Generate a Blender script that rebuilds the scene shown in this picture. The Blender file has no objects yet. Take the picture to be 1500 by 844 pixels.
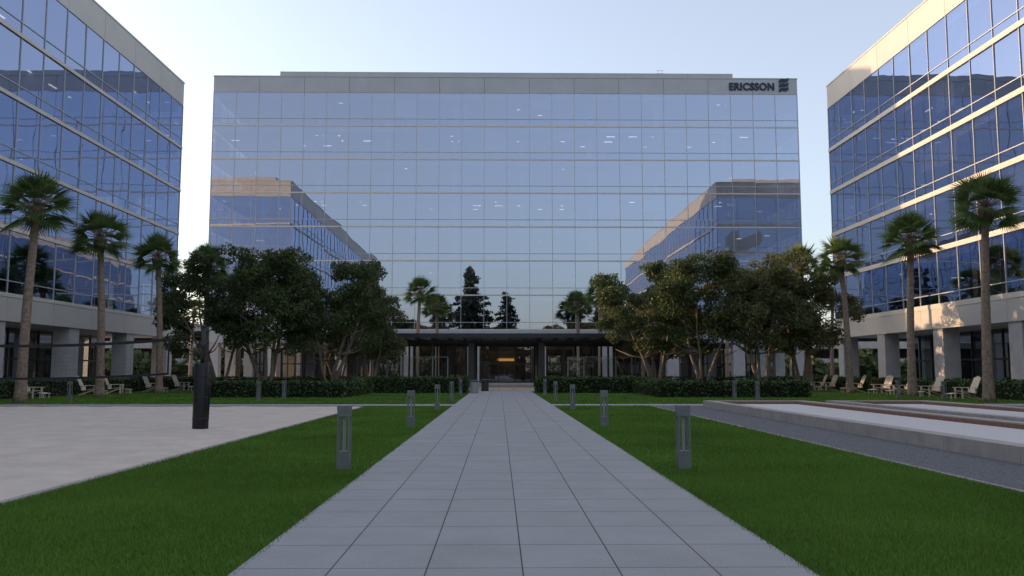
import bpy, math, random
import numpy as np
from mathutils import Vector
random.seed(4); rng=np.random.default_rng(7)
S=bpy.context.scene
SUN_EL=9.0; SUN_AZ=-62.0   # azimuth measured clockwise from +Y

# ------------------------------------------------------------ helpers
def link(o,parent=None):
    S.collection.objects.link(o)
    if parent: o.parent=parent
    return o
def empty(name,loc=(0,0,0),rot=0,sc=1):
    e=bpy.data.objects.new(name,None); e.location=loc; e.rotation_euler=(0,0,rot); e.scale=(sc,sc,sc) if not isinstance(sc,tuple) else sc
    e.empty_display_size=.3
    return link(e)
class MB:
    def __init__(s): s.v=[];s.f=[];s.m=[]
    def quad(s,a,b,c,d,m=0):
        n=len(s.v); s.v+=[tuple(a),tuple(b),tuple(c),tuple(d)]; s.f.append((n,n+1,n+2,n+3)); s.m.append(m)
    def hexa(s,p,m=0):
        n=len(s.v); s.v+=[tuple(q) for q in p]
        for f in ((0,3,2,1),(4,5,6,7),(0,1,5,4),(1,2,6,5),(2,3,7,6),(3,0,4,7)):
            s.f.append(tuple(n+i for i in f)); s.m.append(m)
    def box(s,x0,x1,y0,y1,z0,z1,m=0):
        s.hexa([(x0,y0,z0),(x1,y0,z0),(x1,y1,z0),(x0,y1,z0),(x0,y0,z1),(x1,y0,z1),(x1,y1,z1),(x0,y1,z1)],m)
    def obox(s,c,ax,ay,az,m=0):
        c=Vector(c);ax=Vector(ax);ay=Vector(ay);az=Vector(az)
        s.hexa([c-ax-ay-az,c+ax-ay-az,c+ax+ay-az,c-ax+ay-az,c-ax-ay+az,c+ax-ay+az,c+ax+ay+az,c-ax+ay+az],m)
    def tube(s,pts,rad,n=8,m=0,cap=True):
        base=len(s.v); P=[Vector(p) for p in pts]
        for i,p in enumerate(P):
            t=(P[min(i+1,len(P)-1)]-P[max(i-1,0)]).normalized()
            a=t.cross(Vector((0,1,0.13))).normalized(); b=t.cross(a)
            for j in range(n):
                th=2*math.pi*j/n
                s.v.append(tuple(p+(a*math.cos(th)+b*math.sin(th))*rad[i]))
        for i in range(len(P)-1):
            for j in range(n):
                k=(j+1)%n
                s.f.append((base+i*n+j,base+i*n+k,base+(i+1)*n+k,base+(i+1)*n+j)); s.m.append(m)
        if cap:
            s.f.append(tuple(base+j for j in range(n))[::-1]); s.m.append(m)
            s.f.append(tuple(base+(len(P)-1)*n+j for j in range(n))); s.m.append(m)
    def mesh(s,name,mats,smooth=False):
        me=bpy.data.meshes.new(name); me.from_pydata(s.v,[],s.f)
        for x in mats: me.materials.append(x)
        me.polygons.foreach_set('material_index',s.m)
        if smooth: me.polygons.foreach_set('use_smooth',[True]*len(s.f))
        me.update(); return me
    def obj(s,name,mats,parent=None,smooth=False):
        return link(bpy.data.objects.new(name,s.mesh(name,mats,smooth)),parent)
def npmesh(name,V,k,mat):
    V=np.ascontiguousarray(V,dtype=np.float32).reshape(-1,3); n=len(V)//k
    me=bpy.data.meshes.new(name); me.vertices.add(len(V)); me.vertices.foreach_set('co',V.ravel())
    me.loops.add(len(V)); me.loops.foreach_set('vertex_index',np.arange(len(V),dtype=np.int32))
    me.polygons.add(n); me.polygons.foreach_set('loop_start',np.arange(0,len(V),k,dtype=np.int32))
    me.materials.append(mat); me.update(calc_edges=True); return me
def unit(a): return a/np.maximum(np.linalg.norm(a,axis=-1,keepdims=True),1e-9)
def leafquads(C,l,w,up=0.0):
    n=len(C); a=unit(rng.normal(size=(n,3))); a[:,2]*=(1-up); a=unit(a)
    b=unit(np.cross(a,rng.normal(size=(n,3))))
    l=(l*rng.uniform(.6,1.3,n))[:,None]; w=(w*rng.uniform(.6,1.3,n))[:,None]
    return np.stack([C-a*l,C+b*w,C+a*l,C-b*w],1).reshape(-1,3)
def cloud(c,r,n,shell=.55):
    d=unit(rng.normal(size=(n,3))); t=rng.uniform(shell**3,1,n)**(1/3)
    return np.array(c)+d*t[:,None]*np.array(r)

# ------------------------------------------------------------ materials
def nm(name):
    m=bpy.data.materials.new(name); m.use_nodes=True; nt=m.node_tree; nt.nodes.clear()
    return m,nt,nt.nodes,nt.links
def mat(name,col,rough=.7,var=.0,scale=5,col2=None,bump=0,bscale=30,metal=0,spec=.4,detail=6):
    m,nt,N,L=nm(name); o=N.new('ShaderNodeOutputMaterial'); p=N.new('ShaderNodeBsdfPrincipled')
    L.new(p.outputs[0],o.inputs[0]); p.inputs['Roughness'].default_value=rough; p.inputs['Metallic'].default_value=metal
    p.inputs['Specular IOR Level'].default_value=spec
    g=N.new('ShaderNodeNewGeometry')
    if var>0 or col2:
        n=N.new('ShaderNodeTexNoise'); n.inputs['Scale'].default_value=scale; n.inputs['Detail'].default_value=detail; L.new(g.outputs['Position'],n.inputs['Vector'])
        r=N.new('ShaderNodeValToRGB'); c2=col2 or tuple(c*(1+var) for c in col); c1=col if col2 else tuple(c*(1-var) for c in col)
        r.color_ramp.elements[0].position=.3; r.color_ramp.elements[1].position=.7
        r.color_ramp.elements[0].color=(*c1,1); r.color_ramp.elements[1].color=(*c2,1)
        L.new(n.outputs['Fac'],r.inputs[0]); L.new(r.outputs[0],p.inputs['Base Color'])
    else: p.inputs['Base Color'].default_value=(*col,1)
    if bump:
        n2=N.new('ShaderNodeTexNoise'); n2.inputs['Scale'].default_value=bscale; n2.inputs['Detail'].default_value=5; L.new(g.outputs['Position'],n2.inputs['Vector'])
        b=N.new('ShaderNodeBump'); b.inputs['Distance'].default_value=bump; b.inputs['Strength'].default_value=1; L.new(n2.outputs['Fac'],b.inputs['Height']); L.new(b.outputs[0],p.inputs['Normal'])
    return m
def leafmat(name,c1,c2,trans=.25,nscale=.6):
    m,nt,N,L=nm(name); o=N.new('ShaderNodeOutputMaterial'); g=N.new('ShaderNodeNewGeometry')
    tc=N.new('ShaderNodeTexCoord'); n=N.new('ShaderNodeTexNoise'); n.inputs['Scale'].default_value=nscale; n.inputs['Detail'].default_value=3; L.new(tc.outputs['Object'],n.inputs['Vector'])
    ad=N.new('ShaderNodeMath'); ad.operation='MULTIPLY_ADD'; L.new(g.outputs['Random Per Island'],ad.inputs[0]); ad.inputs[1].default_value=.7; 
    sb=N.new('ShaderNodeMath'); sb.operation='MULTIPLY_ADD'; L.new(n.outputs['Fac'],sb.inputs[0]); sb.inputs[1].default_value=1.4; sb.inputs[2].default_value=-.55; L.new(sb.outputs[0],ad.inputs[2])
    r=N.new('ShaderNodeValToRGB'); r.color_ramp.elements[0].color=(*c1,1); r.color_ramp.elements[1].color=(*c2,1); L.new(ad.outputs[0],r.inputs[0])
    p=N.new('ShaderNodeBsdfPrincipled'); p.inputs['Roughness'].default_value=.55; p.inputs['Specular IOR Level'].default_value=.3; L.new(r.outputs[0],p.inputs['Base Color'])
    if trans>0:
        t=N.new('ShaderNodeBsdfTranslucent'); L.new(r.outputs[0],t.inputs['Color'])
        mx=N.new('ShaderNodeMixShader'); mx.inputs[0].default_value=trans; L.new(p.outputs[0],mx.inputs[1]); L.new(t.outputs[0],mx.inputs[2]); L.new(mx.outputs[0],o.inputs[0])
    else: L.new(p.outputs[0],o.inputs[0])
    return m
def glassmat(name,tint,trans,base,bumpd=.003):
    m,nt,N,L=nm(name); o=N.new('ShaderNodeOutputMaterial')
    lw=N.new('ShaderNodeLayerWeight'); lw.inputs['Blend'].default_value=.5
    pw=N.new('ShaderNodeMath'); pw.operation='POWER'; L.new(lw.outputs['Facing'],pw.inputs[0]); pw.inputs[1].default_value=2.5
    ma=N.new('ShaderNodeMath'); ma.operation='MULTIPLY_ADD'; L.new(pw.outputs[0],ma.inputs[0]); ma.inputs[1].default_value=.95-base; ma.inputs[2].default_value=base
    g=N.new('ShaderNodeNewGeometry')
    n=N.new('ShaderNodeTexNoise'); n.inputs['Scale'].default_value=.35; n.inputs['Detail'].default_value=1; L.new(g.outputs['Position'],n.inputs['Vector'])
    b=N.new('ShaderNodeBump'); b.inputs['Distance'].default_value=bumpd; b.inputs['Strength'].default_value=1; L.new(n.outputs['Fac'],b.inputs['Height'])
    gl=N.new('ShaderNodeBsdfGlossy'); gl.inputs['Color'].default_value=(*tint,1); gl.inputs['Roughness'].default_value=.0; L.new(b.outputs[0],gl.inputs['Normal'])
    tr=N.new('ShaderNodeBsdfTransparent')
    mr=N.new('ShaderNodeMapRange'); mr.inputs[3].default_value=.6; mr.inputs[4].default_value=1.15; L.new(g.outputs['Random Per Island'],mr.inputs[0])
    vm=N.new('ShaderNodeVectorMath'); vm.operation='SCALE'; vm.inputs[0].default_value=trans; L.new(mr.outputs[0],vm.inputs['Scale']); L.new(vm.outputs[0],tr.inputs['Color'])
    mx=N.new('ShaderNodeMixShader'); L.new(ma.outputs[0],mx.inputs[0]); L.new(tr.outputs[0],mx.inputs[1]); L.new(gl.outputs[0],mx.inputs[2]); L.new(mx.outputs[0],o.inputs[0])
    return m
def emit(name,col,st,sample=False):
    m,nt,N,L=nm(name); o=N.new('ShaderNodeOutputMaterial'); e=N.new('ShaderNodeEmission'); e.inputs[0].default_value=(*col,1); e.inputs[1].default_value=st; L.new(e.outputs[0],o.inputs[0])
    if not sample: m.cycles.emission_sampling='NONE'
    return m
def pavermat(name,c1,c2,bw,bh,mort,ox=0,oy=0,joint=(.07,.07,.07)):
    m,nt,N,L=nm(name); o=N.new('ShaderNodeOutputMaterial'); p=N.new('ShaderNodeBsdfPrincipled'); L.new(p.outputs[0],o.inputs[0]); p.inputs['Roughness'].default_value=.75; p.inputs['Specular IOR Level'].default_value=.3
    g=N.new('ShaderNodeNewGeometry'); mp=N.new('ShaderNodeMapping'); mp.inputs['Location'].default_value=(ox,oy,0); L.new(g.outputs['Position'],mp.inputs['Vector'])
    b=N.new('ShaderNodeTexBrick'); b.offset=0; b.inputs['Scale'].default_value=1; b.inputs['Brick Width'].default_value=bw; b.inputs['Row Height'].default_value=bh; b.inputs['Mortar Size'].default_value=mort; b.inputs['Mortar Smooth'].default_value=.1
    b.inputs['Color1'].default_value=(*c1,1); b.inputs['Color2'].default_value=(*c2,1); b.inputs['Mortar'].default_value=(*joint,1); L.new(mp.outputs[0],b.inputs['Vector'])
    n=N.new('ShaderNodeTexNoise'); n.inputs['Scale'].default_value=1.1; n.inputs['Detail'].default_value=8; n.inputs['Roughness'].default_value=.65; L.new(g.outputs['Position'],n.inputs['Vector'])
    n3=N.new('ShaderNodeTexNoise'); n3.inputs['Scale'].default_value=60; n3.inputs['Detail'].default_value=3; L.new(g.outputs['Position'],n3.inputs['Vector'])
    mr=N.new('ShaderNodeMapRange'); mr.inputs[1].default_value=.3; mr.inputs[2].default_value=.7; mr.inputs[3].default_value=.90; mr.inputs[4].default_value=1.06; L.new(n.outputs['Fac'],mr.inputs[0])
    mr2=N.new('ShaderNodeMapRange'); mr2.inputs[1].default_value=.3; mr2.inputs[2].default_value=.7; mr2.inputs[3].default_value=.90; mr2.inputs[4].default_value=1.1; L.new(n3.outputs['Fac'],mr2.inputs[0])
    mu=N.new('ShaderNodeMath'); mu.operation='MULTIPLY'; L.new(mr.outputs[0],mu.inputs[0]); L.new(mr2.outputs[0],mu.inputs[1])
    vm=N.new('ShaderNodeVectorMath'); vm.operation='SCALE'; L.new(b.outputs['Color'],vm.inputs[0]); L.new(mu.outputs[0],vm.inputs['Scale']); L.new(vm.outputs[0],p.inputs['Base Color'])
    bp=N.new('ShaderNodeBump'); bp.invert=True; bp.inputs['Distance'].default_value=.006; L.new(b.outputs['Fac'],bp.inputs['Height']); L.new(bp.outputs[0],p.inputs['Normal'])
    return m

M_glass=glassmat('curtain_glass',(.66,.71,.87),(.40,.43,.50),.51,.006)
M_glassS=glassmat('curtain_glass_side',(.54,.63,.88),(.34,.37,.45),.50,.010)
M_glass2=glassmat('storefront_glass',(.75,.8,.85),(.45,.48,.5),.22,.001)
M_clear=glassmat('screen_glass',(.85,.92,.92),(.78,.84,.84),.12,0)
M_mull=mat('aluminium_mullion',(.45,.45,.46),.45,metal=.2)
M_band=mat('cream_metal_band',(.64,.58,.50),.55,.06,.8)
M_panel=mat('parapet_metal_panel',(.43,.44,.45),.5,.06,.4)
M_panelS=mat('side_metal_panel',(.56,.52,.47),.5,.05,.4)
M_joint=mat('joint_dark',(.1,.1,.1),.8)
M_slab=mat('floor_slab',(.55,.54,.52),.8)
M_core=mat('interior_core',(.28,.27,.28),.8,.5,.25)
M_blind=mat('window_blind',(.6,.6,.6),.8)
M_cel=emit('ceiling_light',(1,.93,.8),3.0)
M_lob=emit('lobby_light',(1,.88,.72),3.0,True)
M_warm=mat('lobby_wood',(.25,.18,.13),.5,.3,2)
M_orange=emit('lit_lobby_sign',(1,.5,.15),.9)
M_conc=mat('column_concrete',(.46,.44,.42),.8,.1,1.2)
M_dark=mat('dark_steel',(.035,.037,.04),.45,.1,3)
M_roof=mat('roof_membrane',(.3,.3,.3),.9)
M_lawn=mat('lawn_turf',(.05,.11,.014),.9,col2=(.085,.165,.022),scale=1.2,bump=.03,bscale=60,spec=.1)
M_blade=leafmat('grass_blades',(.07,.15,.015),(.18,.33,.045),.3,.35)
M_sand=mat('court_sand',(.60,.52,.43),.95,col2=(.72,.63,.53),scale=1.3,bump=.05,bscale=4,spec=.1,detail=10)
M_gravel=mat('grey_gravel',(.10,.105,.11),.95,col2=(.27,.27,.275),scale=30,bump=.03,bscale=50,spec=.2)
M_shell=mat('crushed_shell',(.55,.53,.50),.95,col2=(.76,.74,.71),scale=18,bump=.01,bscale=50,spec=.2)
M_kerb=mat('kerb_concrete',(.42,.38,.34),.85,.14,3,bump=.003)
M_brickred=mat('red_brick_liner',(.17,.085,.06),.9,col2=(.26,.14,.10),scale=14)
M_path=pavermat('path_pavers',(.36,.355,.35),(.385,.38,.375),.762,.914,.006,ox=2.096,oy=.3)
M_plaza=pavermat('plaza_pavers',(.30,.29,.28),(.36,.35,.34),1.2,1.2,.01)
M_asph=mat('asphalt',(.05,.05,.052),.9,.2,2)
M_bark=mat('grey_bark',(.24,.19,.15),.9,.35,6,bump=.02,bscale=18)
M_palmtrunk=mat('palm_trunk',(.27,.20,.15),.9,.35,7,bump=.03,bscale=14)
M_leaf=leafmat('olive_leaf',(.06,.075,.027),(.19,.20,.085),.3)
M_leafB=leafmat('evergreen_leaf',(.04,.06,.022),(.14,.18,.065),.3)
M_hedge=leafmat('hedge_leaf',(.022,.042,.012),(.09,.145,.04),0,1.2)
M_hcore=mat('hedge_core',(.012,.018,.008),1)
M_palm=leafmat('palm_frond',(.055,.095,.03),(.19,.26,.085),.35)
M_thatch=leafmat('palm_thatch',(.10,.07,.04),(.22,.16,.09),0)
M_conif=leafmat('conifer_needles',(.02,.04,.02),(.06,.085,.045),0,.3)
M_boll=mat('bollard_metal',(.19,.20,.20),.5,.1,6,metal=.3)
M_diff=mat('bollard_diffuser',(.30,.30,.29),.4)
M_pad=mat('vinyl_pad',(.012,.012,.014),.42,.3,3,bump=.004,bscale=7)
M_wood=mat('chair_wood',(.66,.56,.44),.7,.15,12)
M_sign=mat('sign_letters',(.01,.015,.05),.4)
M_net=mat('net_cord',(.02,.02,.022),.8)
M_bin=mat('bin_grey',(.3,.3,.3),.5)

# ------------------------------------------------------------ camera, world, sun
cam=bpy.data.cameras.new('camera'); co=link(bpy.data.objects.new('camera',cam)); co.location=(0,0,1.6)
co.rotation_euler=(math.radians(95.54),0,math.radians(-.87)); cam.lens=30; cam.sensor_width=36; cam.clip_end=6000; cam.clip_start=.05; S.camera=co
w=bpy.data.worlds.new('World'); S.world=w; w.use_nodes=True; nt=w.node_tree; bg=nt.nodes['Background']
sky=nt.nodes.new('ShaderNodeTexSky'); sky.sky_type='NISHITA'; sky.sun_disc=False; sky.sun_elevation=math.radians(SUN_EL); sky.sun_rotation=math.radians(SUN_AZ)
sky.air_density=1.0; sky.dust_density=2.0; sky.ozone_density=2.5; sky.altitude=0
hs=nt.nodes.new('ShaderNodeHueSaturation'); hs.inputs['Saturation'].default_value=.76; nt.links.new(sky.outputs[0],hs.inputs['Color'])
ha=nt.nodes.new('ShaderNodeMix'); ha.data_type='RGBA'; ha.inputs[0].default_value=.33; nt.links.new(hs.outputs[0],ha.inputs[6]); ha.inputs[7].default_value=(1.85,1.70,1.85,1)
nt.links.new(ha.outputs[2],bg.inputs[0]); bg.inputs[1].default_value=.44
sl=bpy.data.lights.new('sun','SUN'); sl.energy=5.0; sl.angle=math.radians(.5); sl.color=(1,.66,.38); so=link(bpy.data.objects.new('sun',sl))
e=math.radians(SUN_EL);a=math.radians(SUN_AZ)
so.rotation_euler=Vector((math.sin(a)*math.cos(e),math.cos(a)*math.cos(e),math.sin(e))).to_track_quat('Z','Y').to_euler(); so.location=(-60,40,60)
S.view_settings.view_transform='Standard'; S.view_settings.look='None'; S.view_settings.exposure=0

# ------------------------------------------------------------ ground sheets
def sheet(name,x0,x1,y0,y1,z,m):
    b=MB(); b.quad((x0,y0,z),(x1,y0,z),(x1,y1,z),(x0,y1,z)); return b.obj(name,[m])
sheet('ground',-2500,2500,-2500,2500,0,M_asph)
sheet('lawn',-28,28,-25,84,.008,M_lawn)
sheet('path',-2.096,2.476,-25,66,.03,M_path)
sheet('plaza',-12,13.5,66,114,.026,M_plaza)
sheet('walkway',-60,-28,-25,126,.012,M_plaza)
sheet('walkway',28,62,-25,126,.012,M_plaza)
sheet('walkway',-28,-12,84,126,.016,M_plaza)
sheet('walkway',13.5,28,84,126,.016,M_plaza)
sheet('path',-28,-2.1,39.3,41.0,.018,M_path)
sheet('path',2.48,28,39.3,41.0,.018,M_path)
# sand with soft relief
xs=np.linspace(-26,-6,260); ys=np.linspace(1,37.5,440)
X,Y=np.meshgrid(xs,ys); 
Z=np.zeros_like(X)
for i in range(26):
    kx,ky=rng.normal(size=2)*rng.uniform(.6,4); Z+=np.sin(kx*X+ky*Y+rng.uniform(0,6))*.003
for i in range(1500):
    cx,cy=rng.uniform(-26,-6),rng.uniform(1,37); iy=slice(max(0,int((cy-1.6)/36.5*440)),int((cy-.4)/36.5*440)+2); ix=slice(max(0,int((cx+25.4)/20*260)),int((cx+26.6)/20*260)+2)
    d=((X[iy,ix]-cx)**2+(Y[iy,ix]-cy)**2); Z[iy,ix]+=-.022*np.exp(-d/.02)+.007*np.exp(-(np.sqrt(d)-.22)**2/.006)
edge=np.minimum(np.minimum(X+26,-6-X),37.5-Y); ce=np.clip(edge/.5,0,1); Z=np.maximum(Z,-.05)*ce+.03+.045*ce
b=MB(); b.v=[tuple(p) for p in np.stack([X,Y,Z],-1).reshape(-1,3)]; nx=len(xs)
b.f=[(j*nx+i,j*nx+i+1,(j+1)*nx+i+1,(j+1)*nx+i) for j in range(len(ys)-1) for i in range(nx-1)]; b.m=[0]*len(b.f); b.obj('sand_court',[M_sand],smooth=True)
b=MB(); b.box(-6.02,-5.9,1,37.6,0,.04); b.box(-26,-6.02,37.5,37.72,0,.07); b.obj('court_edging',[M_kerb])
sheet('gravel',6.9,24,1,38.9,.02,M_gravel)
b=MB(); b.box(6.82,6.9,1,38.98,0,.035); b.box(6.9,24,38.9,38.98,0,.035); b.obj('gravel_edging',[M_kerb])
def bocce(x0,x1):
    e0=empty('bocce_court'); y0,y1=2.0,37.4; h=.31; w_=.42
    b=MB(); n=14; L_=(y1-y0)/n
    for i in range(n):   # cast sections with fine joints
        ya,yb=y0+i*L_+.006,y0+(i+1)*L_-.006
        b.box(x0,x0+w_,ya,yb,0,h); b.box(x1-w_,x1,ya,yb,0,h)
    b.box(x0+w_,x1-w_,y1-w_,y1,0,h-.003); b.box(x0+w_,x1-w_,y0,y0+w_,0,h-.003)
    b.obj('kerb_wall',[M_kerb],e0)
    b=MB(); i=x0+w_; k=x1-w_
    b.box(i,i+.05,y0+w_,y1-w_,.02,h-.03); b.box(k-.05,k,y0+w_,y1-w_,.02,h-.03); b.box(i+.05,k-.05,y1-w_-.05,y1-w_,.02,h-.03); b.obj('brick_liner',[M_brickred],e0)
    b=MB(); b.quad((i,y0+w_,.17),(k,y0+w_,.17),(k,y1-w_,.17),(i,y1-w_,.17)); b.obj('shell_surface',[M_shell],e0)
bocce(8.9,13.3); bocce(14.3,18.7)
# grass blades
def blades(x0,x1,y0,y1,dens,w_,h):
    n=int((x1-x0)*(y1-y0)*dens); P=np.stack([rng.uniform(x0,x1,n),rng.uniform(y0,y1,n),np.full(n,.008)],1)
    th=rng.uniform(0,6.283,n); d=np.stack([np.cos(th),np.sin(th),np.zeros(n)],1)*w_
    ln=rng.normal(size=(n,3))*h*.4; hh=h*rng.uniform(.5,1.15,n); ln[:,2]=hh
    return np.stack([P-d,P+d,P+ln],1).reshape(-1,3)
V=np.concatenate([blades(-5.95,-2.05,5,14,2600,.005,.05),blades(2.43,6.85,5,14,2600,.005,.05),
  blades(-5.95,-2.07,14,24,1100,.009,.055),blades(2.45,6.85,14,24,1100,.009,.055),
  blades(-5.9,-2.1,24,37.4,450,.015,.06),blades(2.48,6.8,24,38.8,450,.015,.06),
  blades(-27,-2.13,41.1,60,90,.03,.06),blades(2.5,27,41.1,60,90,.03,.06)])
link(bpy.data.objects.new('grass',npmesh('grass',V,3,M_blade)))

# ------------------------------------------------------------ office buildings
def fb(mb,O,U,N,u0,u1,n0,n1,z0,z1,m=0):
    def P(u,n,z): return (O[0]+U[0]*u+N[0]*n,O[1]+U[1]*u+N[1]*n,z)
    mb.hexa([P(u0,n0,z0),P(u1,n0,z0),P(u1,n1,z0),P(u0,n1,z0),P(u0,n0,z1),P(u1,n0,z1),P(u1,n1,z1),P(u0,n1,z1)],m)
def office(name,x0,x1,y0,y1,z0,f,nf,roof,soff,faces,glass,panel,tilt,band,colspc,spand=.95):
    E=empty(name); G=MB();Mu=MB();W=MB();C=MB();I=MB();SG=MB()
    zt=z0+f*nf
    FD={'S':((x0,y0),(1,0),(0,-1),x1-x0),'N':((x1,y1),(-1,0),(0,1),x1-x0),'E':((x1,y0),(0,1),(1,0),y1-y0),'W':((x0,y1),(0,-1),(-1,0),y1-y0)}
    for key,(O,U,N,Ln) in FD.items():
        nb=round(Ln/3.0); bw=Ln/nb
        def P(u,n,z): return (O[0]+U[0]*u+N[0]*n,O[1]+U[1]*u+N[1]*n,z)
        for k in range(nf):
            za=z0+k*f
            for i in range(nb):
                for (a0,a1) in ((za,za+spand),(za+spand,za+f)):
                    ta,tb=random.gauss(0,tilt),random.gauss(0,tilt); uc=(i+.5)*bw; zc=(a0+a1)/2
                    q=[(i*bw,a0),((i+1)*bw,a0),((i+1)*bw,a1),(i*bw,a1)]
                    G.quad(*[P(u,(u-uc)*ta+(z-zc)*tb,z) for u,z in q])
                if random.random()<.14 and key in faces:
                    hh=random.uniform(.3,1)*(f-spand-.8)
                    fb(I,O,U,N,i*bw+.1,(i+1)*bw-.1,-.4,-.38,za+f-.75-hh,za+f-.72,2)
            fb(Mu,O,U,N,0,Ln,-.05,.05,za+spand-.035,za+spand+.035)
            fb(W,O,U,N,-.02,Ln+.02,-.06,band[1],za-band[0]/2,za+band[0]/2,1)
        for i in range(nb+1): fb(Mu,O,U,N,i*bw-.03,i*bw+.03,-.06,.06,z0+.1,zt-.02)
        # parapet panels
        fb(W,O,U,N,.02,Ln-.02,-.4,-.02,zt,roof-.03,2)
        pn=max(1,nb//2); pw=Ln/pn
        for i in range(pn):
            fb(W,O,U,N,i*pw+.02,(i+1)*pw-.02,-.02,.06,zt,roof-.16,0)
        fb(W,O,U,N,-.05,Ln+.05,-.45,.10,roof-.14,roof,0)
        # spandrel over ground floor
        for i in range(pn):
            fb(W,O,U,N,i*pw+.015,(i+1)*pw-.015,-.02,.08,soff,z0-band[0]/2-.004,0)
        fb(W,O,U,N,.02,Ln-.02,-.5,-.02,soff+.01,z0-.2,2)
        # columns
        nc=max(2,round(Ln/colspc)); cs=Ln/nc
        for i in range(nc+1):
            u=min(max(i*cs,.9),Ln-.9)
            if i in(0,nc) and key in 'EW': continue
            fb(C,O,U,N,u-.75,u+.75,-1.35,-.05,0,soff+.005)
        # storefront
        ins=5.0; gu0,gu1=ins,Ln-ins; m_=round((gu1-gu0)/2.2); gw=(gu1-gu0)/m_
        for i in range(m_):
            SG.quad(P(gu0+i*gw,-ins,.05),P(gu0+(i+1)*gw,-ins,.05),P(gu0+(i+1)*gw,-ins,soff),P(gu0+i*gw,-ins,soff))
        for i in range(m_+1): fb(Mu,O,U,N,gu0+i*gw-.05,gu0+i*gw+.05,-ins-.08,-ins+.08,.1,soff,1)
        for z in (.05,2.5,soff-.2): fb(Mu,O,U,N,gu0,gu1,-ins-.07,-ins+.07,z-.04,z+.1,1)
    # slabs, core, lights
    for k in range(nf+1):
        zz=z0+k*f; I.box(x0+.35,x1-.35,y0+.35,y1-.35,zz-(.75 if k else z0-soff-.02),zz-.02-(.1 if k==nf else 0),0)
        if k>0:
            for key in faces:
                O,U,N,Ln=FD[key]
                for row in (2.0,4.6,7.2):
                    pr=.3 if k in (nf-1,nf-3) else .06
                    for i in range(int(Ln/3)):
                        if random.random()<pr:
                            fb(I,O,U,N,i*3+1.0,i*3+1.0+random.choice((.3,.6,1.1)),-row-.16,-row,zz-.785,zz-.762,3)
    I.box(x0+9.5,x1-9.5,y0+9.5,y1-9.5,.0,zt-.8,1)
    for key in faces:
        O,U,N,Ln=FD[key]
        for i in range(int(Ln/9)): fb(I,O,U,N,i*9+4.4,i*9+5.0,-2.4,-1.8,z0,zt-.76,0)
        # office partitions / furniture seen dimly through the glass
        for k in range(nf):
            za=z0+k*f-.02
            for i in range(int(Ln/3)):
                r_=random.random()
                if r_<.35: fb(I,O,U,N,i*3+.3,i*3+2.4,-3.2,-2.6,za,za+random.uniform(1.0,1.5),1)
                elif r_<.5: fb(I,O,U,N,i*3,i*3+.12,-7,-1.2,za,za+3.6,0)
    W.box(x0+.3,x1-.3,y0+.3,y1-.3,roof-1.0,roof-.8,3)
    G.obj('glass_curtain_wall',[glass],E); Mu.obj('mullions',[M_mull,M_dark],E); W.obj('walls_and_parapet',[panel,M_band,M_joint,M_roof],E)
    C.obj('columns',[M_conc],E); I.obj('floors_and_interior',[M_slab,M_core,M_blind,M_cel],E); SG.obj('ground_floor_windows',[M_glass2],E)
    return E
Ec=office('office_building',-37.6,39.6,110,136,6.86,4.472,7,40.4,5.2,'S',M_glass,M_panel,.0011,(.17,.07),9)
b=MB()
for i in range(10):
    x0=-29+i*6.01; b.box(x0+.01,x0+6.0,110.10,110.2,40.402,41.03,0)
b.box(-29,31.1,110.2,130,40.402,41.05,0); b.box(-20,20,114,128,41.05,41.6,0)
b.obj('roof_screen',[M_panel],Ec)
b=MB()
for x in (21.4,22.1): b.box(x,x+.05,112,112.05,41,42.2)
b.box(21.4,22.15,112.06,112.1,41.7,41.76); b.box(21.4,22.15,112.06,112.1,42.1,42.15); b.obj('roof_antenna',[M_mull],Ec)  # small antenna frame standing on the roof
El=office('office_building',-64,-32.9,-14,87,6.66,4.468,5,31.5,4.9,'EN',M_glassS,M_panelS,.0022,(.26,.12),10)
Er=office('office_building',34.56,66,-14,87,6.66,4.468,5,31.5,4.9,'WN',M_glassS,M_panelS,.0022,(.38,.12),10)
b=MB(); b.box(-60,-37,62,80,30.7,33.6); b.box(-58,-40,0,50,30.7,33.2); b.obj('roof_penthouse',[M_panelS],El)
b=MB(); b.box(39,62,62,80,30.7,33.6); b.box(42,60,0,50,30.7,33.2); b.obj('roof_penthouse',[M_panelS],Er)
# entrance lobby
b=MB()
b.box(-6,8,119.2,119.4,0.05,5.1,0)
for x in (-5,-2,1.2,4.2,7): b.box(x-.9,x+.9,111.5,111.8,5.13,5.17,1); b.box(x-.9,x+.9,117,117.3,5.13,5.17,1)
b.box(-.2,2.2,119.0,119.15,2.95,3.3,2); b.box(-3.2,-1.2,118.9,119.15,.05,2.9,3); b.box(3.6,5.6,118.9,119.15,.05,2.9,3); b.box(-1,3,117.6,118.2,.05,1.1,3)
b.obj('entrance_lobby',[M_warm,M_lob,M_orange,M_conc],Ec)
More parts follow.
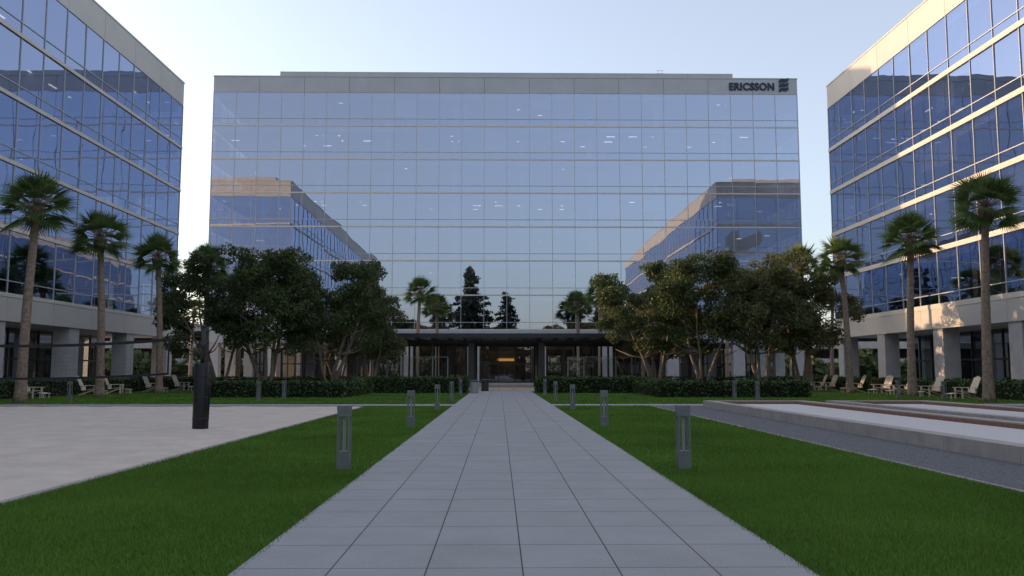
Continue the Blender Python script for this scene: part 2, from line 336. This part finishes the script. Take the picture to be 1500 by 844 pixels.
# wall sign
sg=empty('building_sign')
cu=bpy.data.curves.new('letters','FONT'); cu.body='ERICSSON'; cu.size=1.5; cu.extrude=.06; cu.offset=.05; cu.space_character=1.08
lo=link(bpy.data.objects.new('letters',cu),sg); cu.materials.append(M_sign); lo.rotation_euler=(math.pi/2,0,0); bpy.context.view_layer.update()
d=lo.dimensions; lo.scale=(6.0/d.x,1.05/d.y,1); lo.location=(30.5,109.86,38.75)
b=MB()
for i in range(3):
    z=38.45+i*.6
    for j in range(6):
        t0=j/6;t1=(j+1)/6; f_=lambda t:z+.36*t+.10*math.sin(t*6.28)
        b.hexa([(37.2+1.25*t0,109.8,f_(t0)),(37.2+1.25*t1,109.8,f_(t1)),(37.2+1.25*t1,109.92,f_(t1)),(37.2+1.25*t0,109.92,f_(t0)),
                (37.2+1.25*t0,109.8,f_(t0)+.44),(37.2+1.25*t1,109.8,f_(t1)+.44),(37.2+1.25*t1,109.92,f_(t1)+.44),(37.2+1.25*t0,109.92,f_(t0)+.44)])
b.obj('emblem',[M_sign],sg)

# ------------------------------------------------------------ pavilion
E=empty('entrance_canopy'); b=MB()
b.box(-11.1,13.4,78,93,4.72,4.95); b.box(-11.2,13.5,77.85,78,4.6,5.0); b.box(-11.2,-11.1,78,93,4.6,5.0); b.box(13.4,13.5,78,93,4.6,5.0)
for i in range(17): x=-10.6+i*1.45; b.box(x,x+.12,78.05,92.9,4.45,4.715)
for y in (80,86,92): b.box(-11.0,13.3,y,y+.2,4.2,4.445)
b.obj('roof',[M_dark],E); b=MB()
for x in (-2.6,4.0):
    for y in (80,86,91.8): b.box(x-.28,x+.28,y-.2,y+.35,.02,4.2)
for x in (-9,-6.2,8.2,11):
    for y in (80,86,91.8): b.box(x-.09,x+.09,y,y+.18,.02,4.2)
b.obj('columns',[M_dark],E)
E=empty('glass_screen'); g=MB();p=MB()
for (u0,u1) in ((-11.4,-4.6),(6.2,13.4)):
    n=5; ww=(u1-u0)/n
    for i in range(n): g.quad((u0+i*ww+.05,77,.9),(u0+(i+1)*ww-.05,77,.9),(u0+(i+1)*ww-.05,77,2.75),(u0+i*ww+.05,77,2.75))
    for i in range(n+1): p.box(u0+i*ww-.05,u0+i*ww+.05,76.95,77.05,0,2.8)
    p.box(u0,u1,76.97,77.03,.8,.88); p.box(u0,u1,76.97,77.03,2.8,2.86)
g.obj('panes',[M_clear],E); p.obj('posts',[M_boll],E)
for (x,y) in ((-7.5,82.5),(-5,88),(7,83),(9.6,88)):
    b=MB(); b.tube([(0,0,.72),(0,0,.76)],[.5,.5],16); b.tube([(0,0,.03),(0,0,.72)],[.05,.05],8); b.tube([(0,0,.03),(0,0,.05)],[.28,.28],12)
    for th in (0,1.57,3.14,4.71):
        c,s_=math.cos(th+.4),math.sin(th+.4)
        def Q(r,t,z): return (c*r-s_*t,s_*r+c*t,z)
        b.obox(Q(.8,0,.45),(c*.2,s_*.2,0),(-s_*.2,c*.2,0),(0,0,.02)); b.obox(Q(1.0,0,.7),(c*.02,s_*.02,0),(-s_*.2,c*.2,0),(0,0,.2))
        for r in (.62,.98):
            for t in (-.18,.18): b.obox(Q(r,t,.24),(.015,0,0),(0,.015,0),(0,0,.21))
    o=b.obj('patio_table',[M_dark]); o.location=(x,y,.026)

# ------------------------------------------------------------ hedges / shrubs
def hedge(x0,x1,y0,y1,h,dens=110,ls=.085,name='hedge'):
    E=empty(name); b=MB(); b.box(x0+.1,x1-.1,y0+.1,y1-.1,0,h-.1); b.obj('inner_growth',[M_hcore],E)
    P=[]
    a=(x1-x0)*(y1-y0); n=int(a*dens); P.append(np.stack([rng.uniform(x0,x1,n),rng.uniform(y0,y1,n),h+rng.normal(0,.05,n)],1))
    for y in (y0,y1):
        n=int((x1-x0)*h*dens); P.append(np.stack([rng.uniform(x0,x1,n),y+rng.normal(0,.05,n),rng.uniform(.02,h,n)],1))
    for x in (x0,x1):
        n=int((y1-y0)*h*dens); P.append(np.stack([x+rng.normal(0,.05,n),rng.uniform(y0,y1,n),rng.uniform(.02,h,n)],1))
    C=np.concatenate(P); C[:,2]+=np.sin(C[:,0]*2.1+C[:,1])*.04
    link(bpy.data.objects.new('foliage',npmesh('hedge_foliage',leafquads(C,ls,ls*.6),4,M_hedge)),E)
hedge(-10.6,-2.3,62,63.6,1.1); hedge(2.7,11.5,62,63.6,1.1)
hedge(-17.2,-9.2,51,52.4,.95); hedge(-10.4,-9.0,52.6,61.8,.95)
hedge(9.6,18.6,51,52.4,.95); hedge(9.6,11.0,52.6,61.8,.95)
hedge(-29.2,-28,20,84,1.0,60); hedge(28.0,29.2,20,84,1.0,60)
hedge(-27.5,-12.5,75,76.5,1.0,80); hedge(13.8,27.5,75,76.5,1.0,80)
def shrubs(x0,x1,y0,y1,n):
    P=[]
    for i in range(n):
        r=rng.uniform(.3,.65); P.append(cloud((rng.uniform(x0,x1),rng.uniform(y0,y1),r*.6),(r,r,r*.8),90))
    C=np.concatenate(P); C[:,2]=np.maximum(C[:,2],.02)
    link(bpy.data.objects.new('shrub_bed',npmesh('shrubs',leafquads(C,.13,.06),4,M_hedge)))
shrubs(-24,-11.5,66,80,110); shrubs(12,25,66,80,110)

# ------------------------------------------------------------ broadleaf trees
def tree_meshes(seed,H=10.5,R=4.2,leaf=M_leaf,dens=420):
    r=random.Random(seed); tb=MB(); cl=[]
    ns=r.choice((3,4,4))
    for s in range(ns):
        th=s*6.283/ns+r.uniform(-.5,.5); lean=r.uniform(.16,.42)
        p=Vector((math.cos(th)*.22,math.sin(th)*.22,0)); d=Vector((math.cos(th)*lean,math.sin(th)*lean,1)).normalized()
        pts=[p.copy()]; rad=[r.uniform(.13,.19)]
        for i in range(6):
            d=(d+Vector((r.uniform(-.2,.2)+math.cos(th)*.03,r.uniform(-.2,.2)+math.sin(th)*.03,.12))).normalized()
            p=p+d*(H*.145); pts.append(p.copy()); rad.append(rad[0]*(1-(i+1)/7.5))
            if i>=1:
                for q in range(3):
                    t2=th+r.uniform(-1.9,1.9); l=r.uniform(.5,1.05)*R*.66*(1 if i<4 else .72)
                    dd=Vector((math.cos(t2),math.sin(t2),r.uniform(.15,.8))).normalized()
                    m1=p+dd*l*.5+Vector((0,0,-.1)); e1=p+dd*l+Vector((0,0,.15))
                    tb.tube([p,m1,e1],[rad[-1]*.6,rad[-1]*.4,.015],5)
                    if e1.z>H*.36:
                        cl.append((e1,r.uniform(.65,1.08)))
                        for z in range(2): cl.append((e1+Vector((r.uniform(-1,1),r.uniform(-1,1),r.uniform(-.6,.6))),r.uniform(.4,.7)))
        tb.tube(pts,rad,8); cl.append((pts[-1],.9))
    P=[]
    for c,rr in cl:
        if math.hypot(c.x,c.y)>R*1.05: 
            k=R*1.05/math.hypot(c.x,c.y); c=Vector((c.x*k,c.y*k,c.z))
        n=int(dens*rr*rr); P.append(cloud((c.x,c.y,min(c.z,H-rr*.6)),(rr*1.15,rr*1.15,rr*.75),n,.15))
    C=np.concatenate(P)
    lm=npmesh('crown_leaves',leafquads(C,.15,.065),4,leaf)
    return [('trunk_and_limbs',tb.mesh('limbs',[M_bark],True)),('crown',lm)]
def place(name,meshes,x,y,rot=0,sc=1.0):
    E=empty(name,(x,y,0),rot,sc)
    for n,me in meshes: link(bpy.data.objects.new(n,me),E)
    return E
TA=tree_meshes(1,11.0,4.3,M_leafB,360); TB=tree_meshes(5,10.8,4.6,M_leafB,340); TC=tree_meshes(9,10.6,4.6,M_leaf,280); TD=tree_meshes(14,10.2,4.6,M_leaf,290)
for m_,x,y,r,s in ((TA,-22.0,68,0,.98),(TB,-17.8,66,1.2,1.0),(TA,-13.4,68,2.5,1.0),(TD,-10.8,72,.4,.78),(TB,-14.5,78,3,.85),
                   (TB,12.9,70,2.2,.93),(TA,15.8,66.5,4.0,.98),(TC,20.2,65.5,.6,1.0),(TD,24.0,68,1.9,.96),(TD,14.6,78,5.0,.85)):
    place('broadleaf_tree',m_,x,y,r,s)

# ------------------------------------------------------------ palms
def palm_meshes(seed,H=10.0,R=2.3):
    r=random.Random(seed); tb=MB(); pts=[];rad=[]; lx,ly=r.uniform(-.35,.35),r.uniform(-.35,.35)
    for i in range(29):
        t=i/28; pts.append((lx*t*t,ly*t*t,t*(H-.3))); rad.append((.25-.085*t+.10*math.exp(-t*18))*(1+.045*(i%2)))
    tb.tube(pts,rad,12)
    c=Vector((lx,ly,H-.2)); V=[]; NL=50
    for k in range(NL):
        az=k*2.39996+r.uniform(-.2,.2); el=math.radians(86-126*((k+.5)/NL)**.95+r.uniform(-8,8))
        d=Vector((math.cos(az)*math.cos(el),math.sin(az)*math.cos(el),math.sin(el)))
        s=d.cross(Vector((0,0,1))); s=s.normalized() if s.length>.05 else Vector((1,0,0)); roll=r.uniform(-.7,.7)
        nrm=s.cross(d); s=(s*math.cos(roll)+nrm*math.sin(roll)).normalized()
        pl=R*r.uniform(.32,.52); P=c+d*pl; P.z-=.04*pl
        tb.tube([c,c+d*pl*.5,P],[.035,.025,.02],4)
        fl=R*r.uniform(.46,.60)
        for j in range(-8,9):
            th=j*.155; q=(d*math.cos(th)+s*math.sin(th)).normalized(); ll=fl*(1-.035*abs(j))*r.uniform(.85,1.08)
            perp=q.cross(s.cross(d)).normalized()*.042*R/2
            mid=P+q*ll*.4; tip=P+q*ll; tip.z-=.10*ll+r.uniform(0,.08)
            V+=[P,mid+perp,tip,mid-perp]
    fm=npmesh('fronds',np.array([tuple(v) for v in V]),4,M_palm)
    n=300; zc=rng.uniform(-.8,-.1,n); th=rng.uniform(0,6.28,n); rr=.2+.2*(1+zc)
    C=np.stack([c.x+np.cos(th)*rr,c.y+np.sin(th)*rr,c.z+zc],1)
    a=np.stack([np.cos(th)*.15,np.sin(th)*.15,-np.ones(n)],1)*.2; bb=np.stack([-np.sin(th),np.cos(th),np.zeros(n)],1)*.04
    T=np.stack([C-a,C+bb,C+a,C-bb],1)
    return [('trunk',tb.mesh('palm_stem',[M_palmtrunk],True)),('fronds',fm),('dead_thatch',npmesh('thatch',T,4,M_thatch))]
PA=[palm_meshes(i,9.9+.15*i) for i in range(3)]
for i,(x,y,s) in enumerate(((-24,43.5,1.03),(-24,52,.98),(-24,61,.97),(-25.2,74,1.1),(-36.5,102,.88),(-9.4,98,1.05),(-7.4,103,.96),(-15,101,.9),
        (25,43.5,1.0),(25.2,52,1.0),(25.1,61,.98),(26.2,72,1.06),(25,79,.98),(-24,79,.98),(37.5,96,.95),(11.6,98,1.07),(9.6,103,.97),(17,101,.9),(27,101,.92),(-26,101,.92),
        (-24,34,1),(25,34,1),(-24,24,1),(25,24,1),(-24,12,1),(25,12,1),(-12,-28,1.1),(13,-30,1.1),(-19,-34,1),(20,-36,1.2),(-45,96,.8),(45,99,.85))):
    place('palm_tree',PA[i%3],x,y,i*1.3,s)

# ------------------------------------------------------------ conifers and distant planting
def conifer(H,R):
    P=[]; tb=MB(); tb.tube([(0,0,0),(0,0,H*.6),(0,0,H)],[.5,.25,.03],8)
    z=H*.08
    while z<H:
        rr=R*(1-z/H)**.7*rng.uniform(.6,1.15)+.3
        for k in range(8):
            th=rng.uniform(0,6.28); L_=rr*rng.uniform(.6,1.25); n=int(6.0*L_)+5; t=rng.uniform(.1,1,n)
            P.append(np.stack([np.cos(th)*t*L_+rng.normal(0,.3,n),np.sin(th)*t*L_+rng.normal(0,.3,n),z-t*L_*.25+rng.normal(0,.2,n)],1))
        z+=H*.026
    return [('trunk',tb.mesh('conifer_stem',[M_bark],True)),('needles',npmesh('needles',leafquads(np.concatenate(P),.75,.26),4,M_conif))]
CF=conifer(32,11)
place('conifer_tree',CF,-8.5,-34,0,1.0); place('conifer_tree',CF,2.5,-42,1,.80); place('conifer_tree',CF,35,-60,2,.9); place('conifer_tree',CF,-47,-70,2,.9)
def treeline(name,segs,h,n,jit=4):
    P=[]
    for (xa,ya,xb,yb) in segs:
        for i in range(n):
            t=rng.uniform(); r=rng.uniform(2.5,5)*min(1,h/7); hh=h*rng.uniform(.5,1)
            P.append(cloud((xa+(xb-xa)*t,ya+(yb-ya)*t+rng.normal(0,jit),hh*.5),(r,r,hh*.55),150,.4))
    C=np.concatenate(P); C[:,2]=np.abs(C[:,2])
    link(bpy.data.objects.new(name,npmesh(name,leafquads(C,.7,.38),4,M_leafB)))
treeline('distant_trees',[(-200,-120,200,-120),(-170,215,-30,205),(35,205,170,215)],9,80)
treeline('distant_trees',[(-95,143,-44,143),(46,143,95,143)],5.5,26,1.2)
def parking(x0,x1,y0,y1):
    b=MB()
    for k in range(1,4): b.box(x0,x1,y0,y1,k*3-.3,k*3+.05,0); b.box(x0-.05,x1+.05,y0-.1,y0+.05,k*3-.5,k*3+.75,1)
    n=int((x1-x0)/8)
    for i in range(n+1):
        x=x0+i*(x1-x0)/n; b.box(x-.3,x+.3,y0+.1,y0+.7,0,8.7,0); b.box(x-.3,x+.3,y1-.7,y1-.1,0,8.7,0)
    b.box(x0+2,x1-2,y1-9,y1-8.8,0,8.6,2)
    b.obj('parking_structure',[M_conc,M_conc,M_core])
parking(-110,-42,150,185); parking(44,112,150,185)

# ------------------------------------------------------------ bollards
def bollard_mesh():
    b=MB(); s=.1; p=.027
    b.box(-s,s,-s,s,0,.30,0)
    for x in (-1,1):
        for y in (-1,1): b.box(min(x*s,x*(s-p)),max(x*s,x*(s-p)),min(y*s,y*(s-p)),max(y*s,y*(s-p)),.30,.96,0)
    b.box(-s-.004,s+.004,-s-.004,s+.004,.96,1.03,0); b.box(-.022,.022,-.022,.022,.30,.96,1); b.box(-s+.002,s-.002,-s+.002,s-.002,.86,.958,0)
    b.box(-s-.02,s+.02,-s-.02,s+.02,0,.012,0)
    return b.mesh('bollard',[M_boll,M_diff])
bm=bollard_mesh()
for (x,y) in [(-2.5,14+10.5*i) for i in range(5)]+[(3.0,14+10.5*i) for i in range(5)]+[(-22.8,46),(-12.8,46),(-12.4,49.8),(13.7,49.8),(13.9,46),(23.4,50),(24,46),(-2.5,3.5),(3,3.5)]:
    o=link(bpy.data.objects.new('bollard_light',bm)); o.location=(x,y,.01)

# ------------------------------------------------------------ volleyball post + net
def post(x,y):
    E=empty('volleyball_post',(x,y,0)); b=MB()
    pts=[(0,0,z) for z in (.0,.03,.9,1.77,1.8)]; b.tube(pts,[.19,.205,.20,.205,.19],20); b.tube([(.19,0,.05),(.215,0,.9),(.19,0,1.75)],[.02,.02,.02],6)
    for z in (.35,.9,1.45): b.tube([(0,0,z-.02),(0,0,z+.02)],[.209,.209],20)
    b.obj('padding',[M_pad],E,True)
    b=MB(); b.tube([(0,0,1.8),(0,0,2.75)],[.055,.055],10); b.tube([(0,0,2.75),(0,0,2.8)],[.07,.07],10); b.box(-.1,.1,-.09,-.05,2.2,2.38); b.obj('steel_pole',[M_dark],E,True)
post(-7.85,22.8); post(-17.6,22.8)
E=empty('volleyball_net'); b=MB(); xa,xb=-8.75,-16.7; n=40; y=22.8
def zt_(t): return 2.42-.17*4*t*(1-t)*1.0
def zb_(t): return 1.52-.13*4*t*(1-t)
for i in range(n):
    t0,t1=i/n,(i+1)/n; u0=xa+(xb-xa)*t0; u1=xa+(xb-xa)*t1
    for fn,h in ((zt_,.075),(zb_,.06)):
        b.hexa([(u0,y-.01,fn(t0)-h/2),(u1,y-.01,fn(t1)-h/2),(u1,y+.01,fn(t1)-h/2),(u0,y+.01,fn(t0)-h/2),(u0,y-.01,fn(t0)+h/2),(u1,y-.01,fn(t1)+h/2),(u1,y+.01,fn(t1)+h/2),(u0,y+.01,fn(t0)+h/2)])
    for fn2 in [lambda t,k=k: zb_(t)+(zt_(t)-zb_(t))*k/8 for k in range(1,8)]:
        b.tube([(u0,y,fn2(t0)),(u1,y,fn2(t1))],[.0014,.0014],3,cap=False)
for i in range(81):
    t=i/80; u=xa+(xb-xa)*t; b.tube([(u,y,zb_(t)),(u,y,zt_(t))],[.0014,.0014],3,cap=False)
for s_,u,px in ((1,xa,-7.9),(-1,xb,-17.55)):
    b.box(u-.02,u+.02,y-.012,y+.012,1.5,2.44)
    b.tube([(u,y,2.42),(px,y,2.6)],[.008,.008],5); b.tube([(u,y,1.52),(px,y,1.45)],[.008,.008],5)
b.obj('net_mesh',[M_net],E)

# ------------------------------------------------------------ chairs (adirondack)
def chair_mesh():
    b=MB()  # faces +X
    def slab(c,d,l,wd,t):
        d=Vector(d).normalized(); n=d.cross(Vector((0,1,0))).normalized(); b.obox(c,d*l/2,(0,wd/2,0),n*t/2)
    for i in range(5):
        yy=-.24+i*.12; L_=.85+.08*(1-abs(i-2)/2); d=Vector((-.42,0,.9)).normalized(); c=Vector((-.28,yy,.28))+d*L_/2; slab(c,d,L_,.10,.022)
    for i in range(5): b.obox((-.2+i*.13,0,.30+i*.022),(.055,0,.009),(0,.28,0),(0,0,.011))
    for s in (-1,1):
        b.obox((.05,s*.36,.56),(.40,0,0),(0,.065,0),(0,0,.012)); b.obox((.36,s*.31,.28),(.045,0,0),(0,.013,0),(0,0,.27)); 
        b.hexa([(-.62,s*.29-.012,0),(-.5,s*.29-.012,0),(-.5,s*.29+.012,0),(-.62,s*.29+.012,0),(.30,s*.29-.012,.30),(.38,s*.29-.012,.38),(.38,s*.29+.012,.38),(.30,s*.29+.012,.30)])
        b.obox((-.32,s*.31,.42),(.03,0,0),(0,.013,0),(0,0,.13))
    b.obox((-.44,0,.60),(.015,0,0),(0,.3,0),(0,0,.04))
    b.obox((.75,0,.27),(.18,0,-.02),(0,.26,0),(0,0,.012)); 
    for s in (-1,1): b.obox((.86,s*.2,.13),(.03,0,0),(0,.012,0),(0,0,.13)); b.obox((.66,s*.2,.14),(.02,0,0),(0,.012,0),(0,0,.14))
    return b.mesh('lounge_chair',[M_wood])
cm=chair_mesh()
for i,(x,y) in enumerate([(-27.0,50),(-26.4,55.8),(-26.7,60.2),(-26.2,65.5),(-25.9,70.5),(26.4,48.2),(26.5,52.3),(26.5,56.0),(26.5,59),(26.5,63.5),(26.4,68.5),(26.5,71)]):
    o=link(bpy.data.objects.new('lounge_chair',cm)); o.location=(x,y,.01); o.rotation_euler=(0,0,(0 if x<0 else math.pi)+random.uniform(-.35,.35)); o.scale=(1.15,1.15,1.15)
# litter bin
b=MB(); b.tube([(0,0,0),(0,0,.05),(0,0,.8)],[.27,.3,.3],20,0); b.tube([(0,0,.8),(0,0,.86),(0,0,.93)],[.32,.32,.2],20,1)
o=b.obj('litter_bin',[M_bin,M_dark],smooth=False); o.location=(-1.75,60.5,.03)
b=MB(); b.tube([(0,0,0),(0,0,.05),(0,0,.8)],[.27,.3,.3],20,0); b.tube([(0,0,.8),(0,0,.86),(0,0,.93)],[.32,.32,.2],20,1)
o=b.obj('litter_bin',[M_dark,M_dark]); o.location=(-1.1,67,.03)
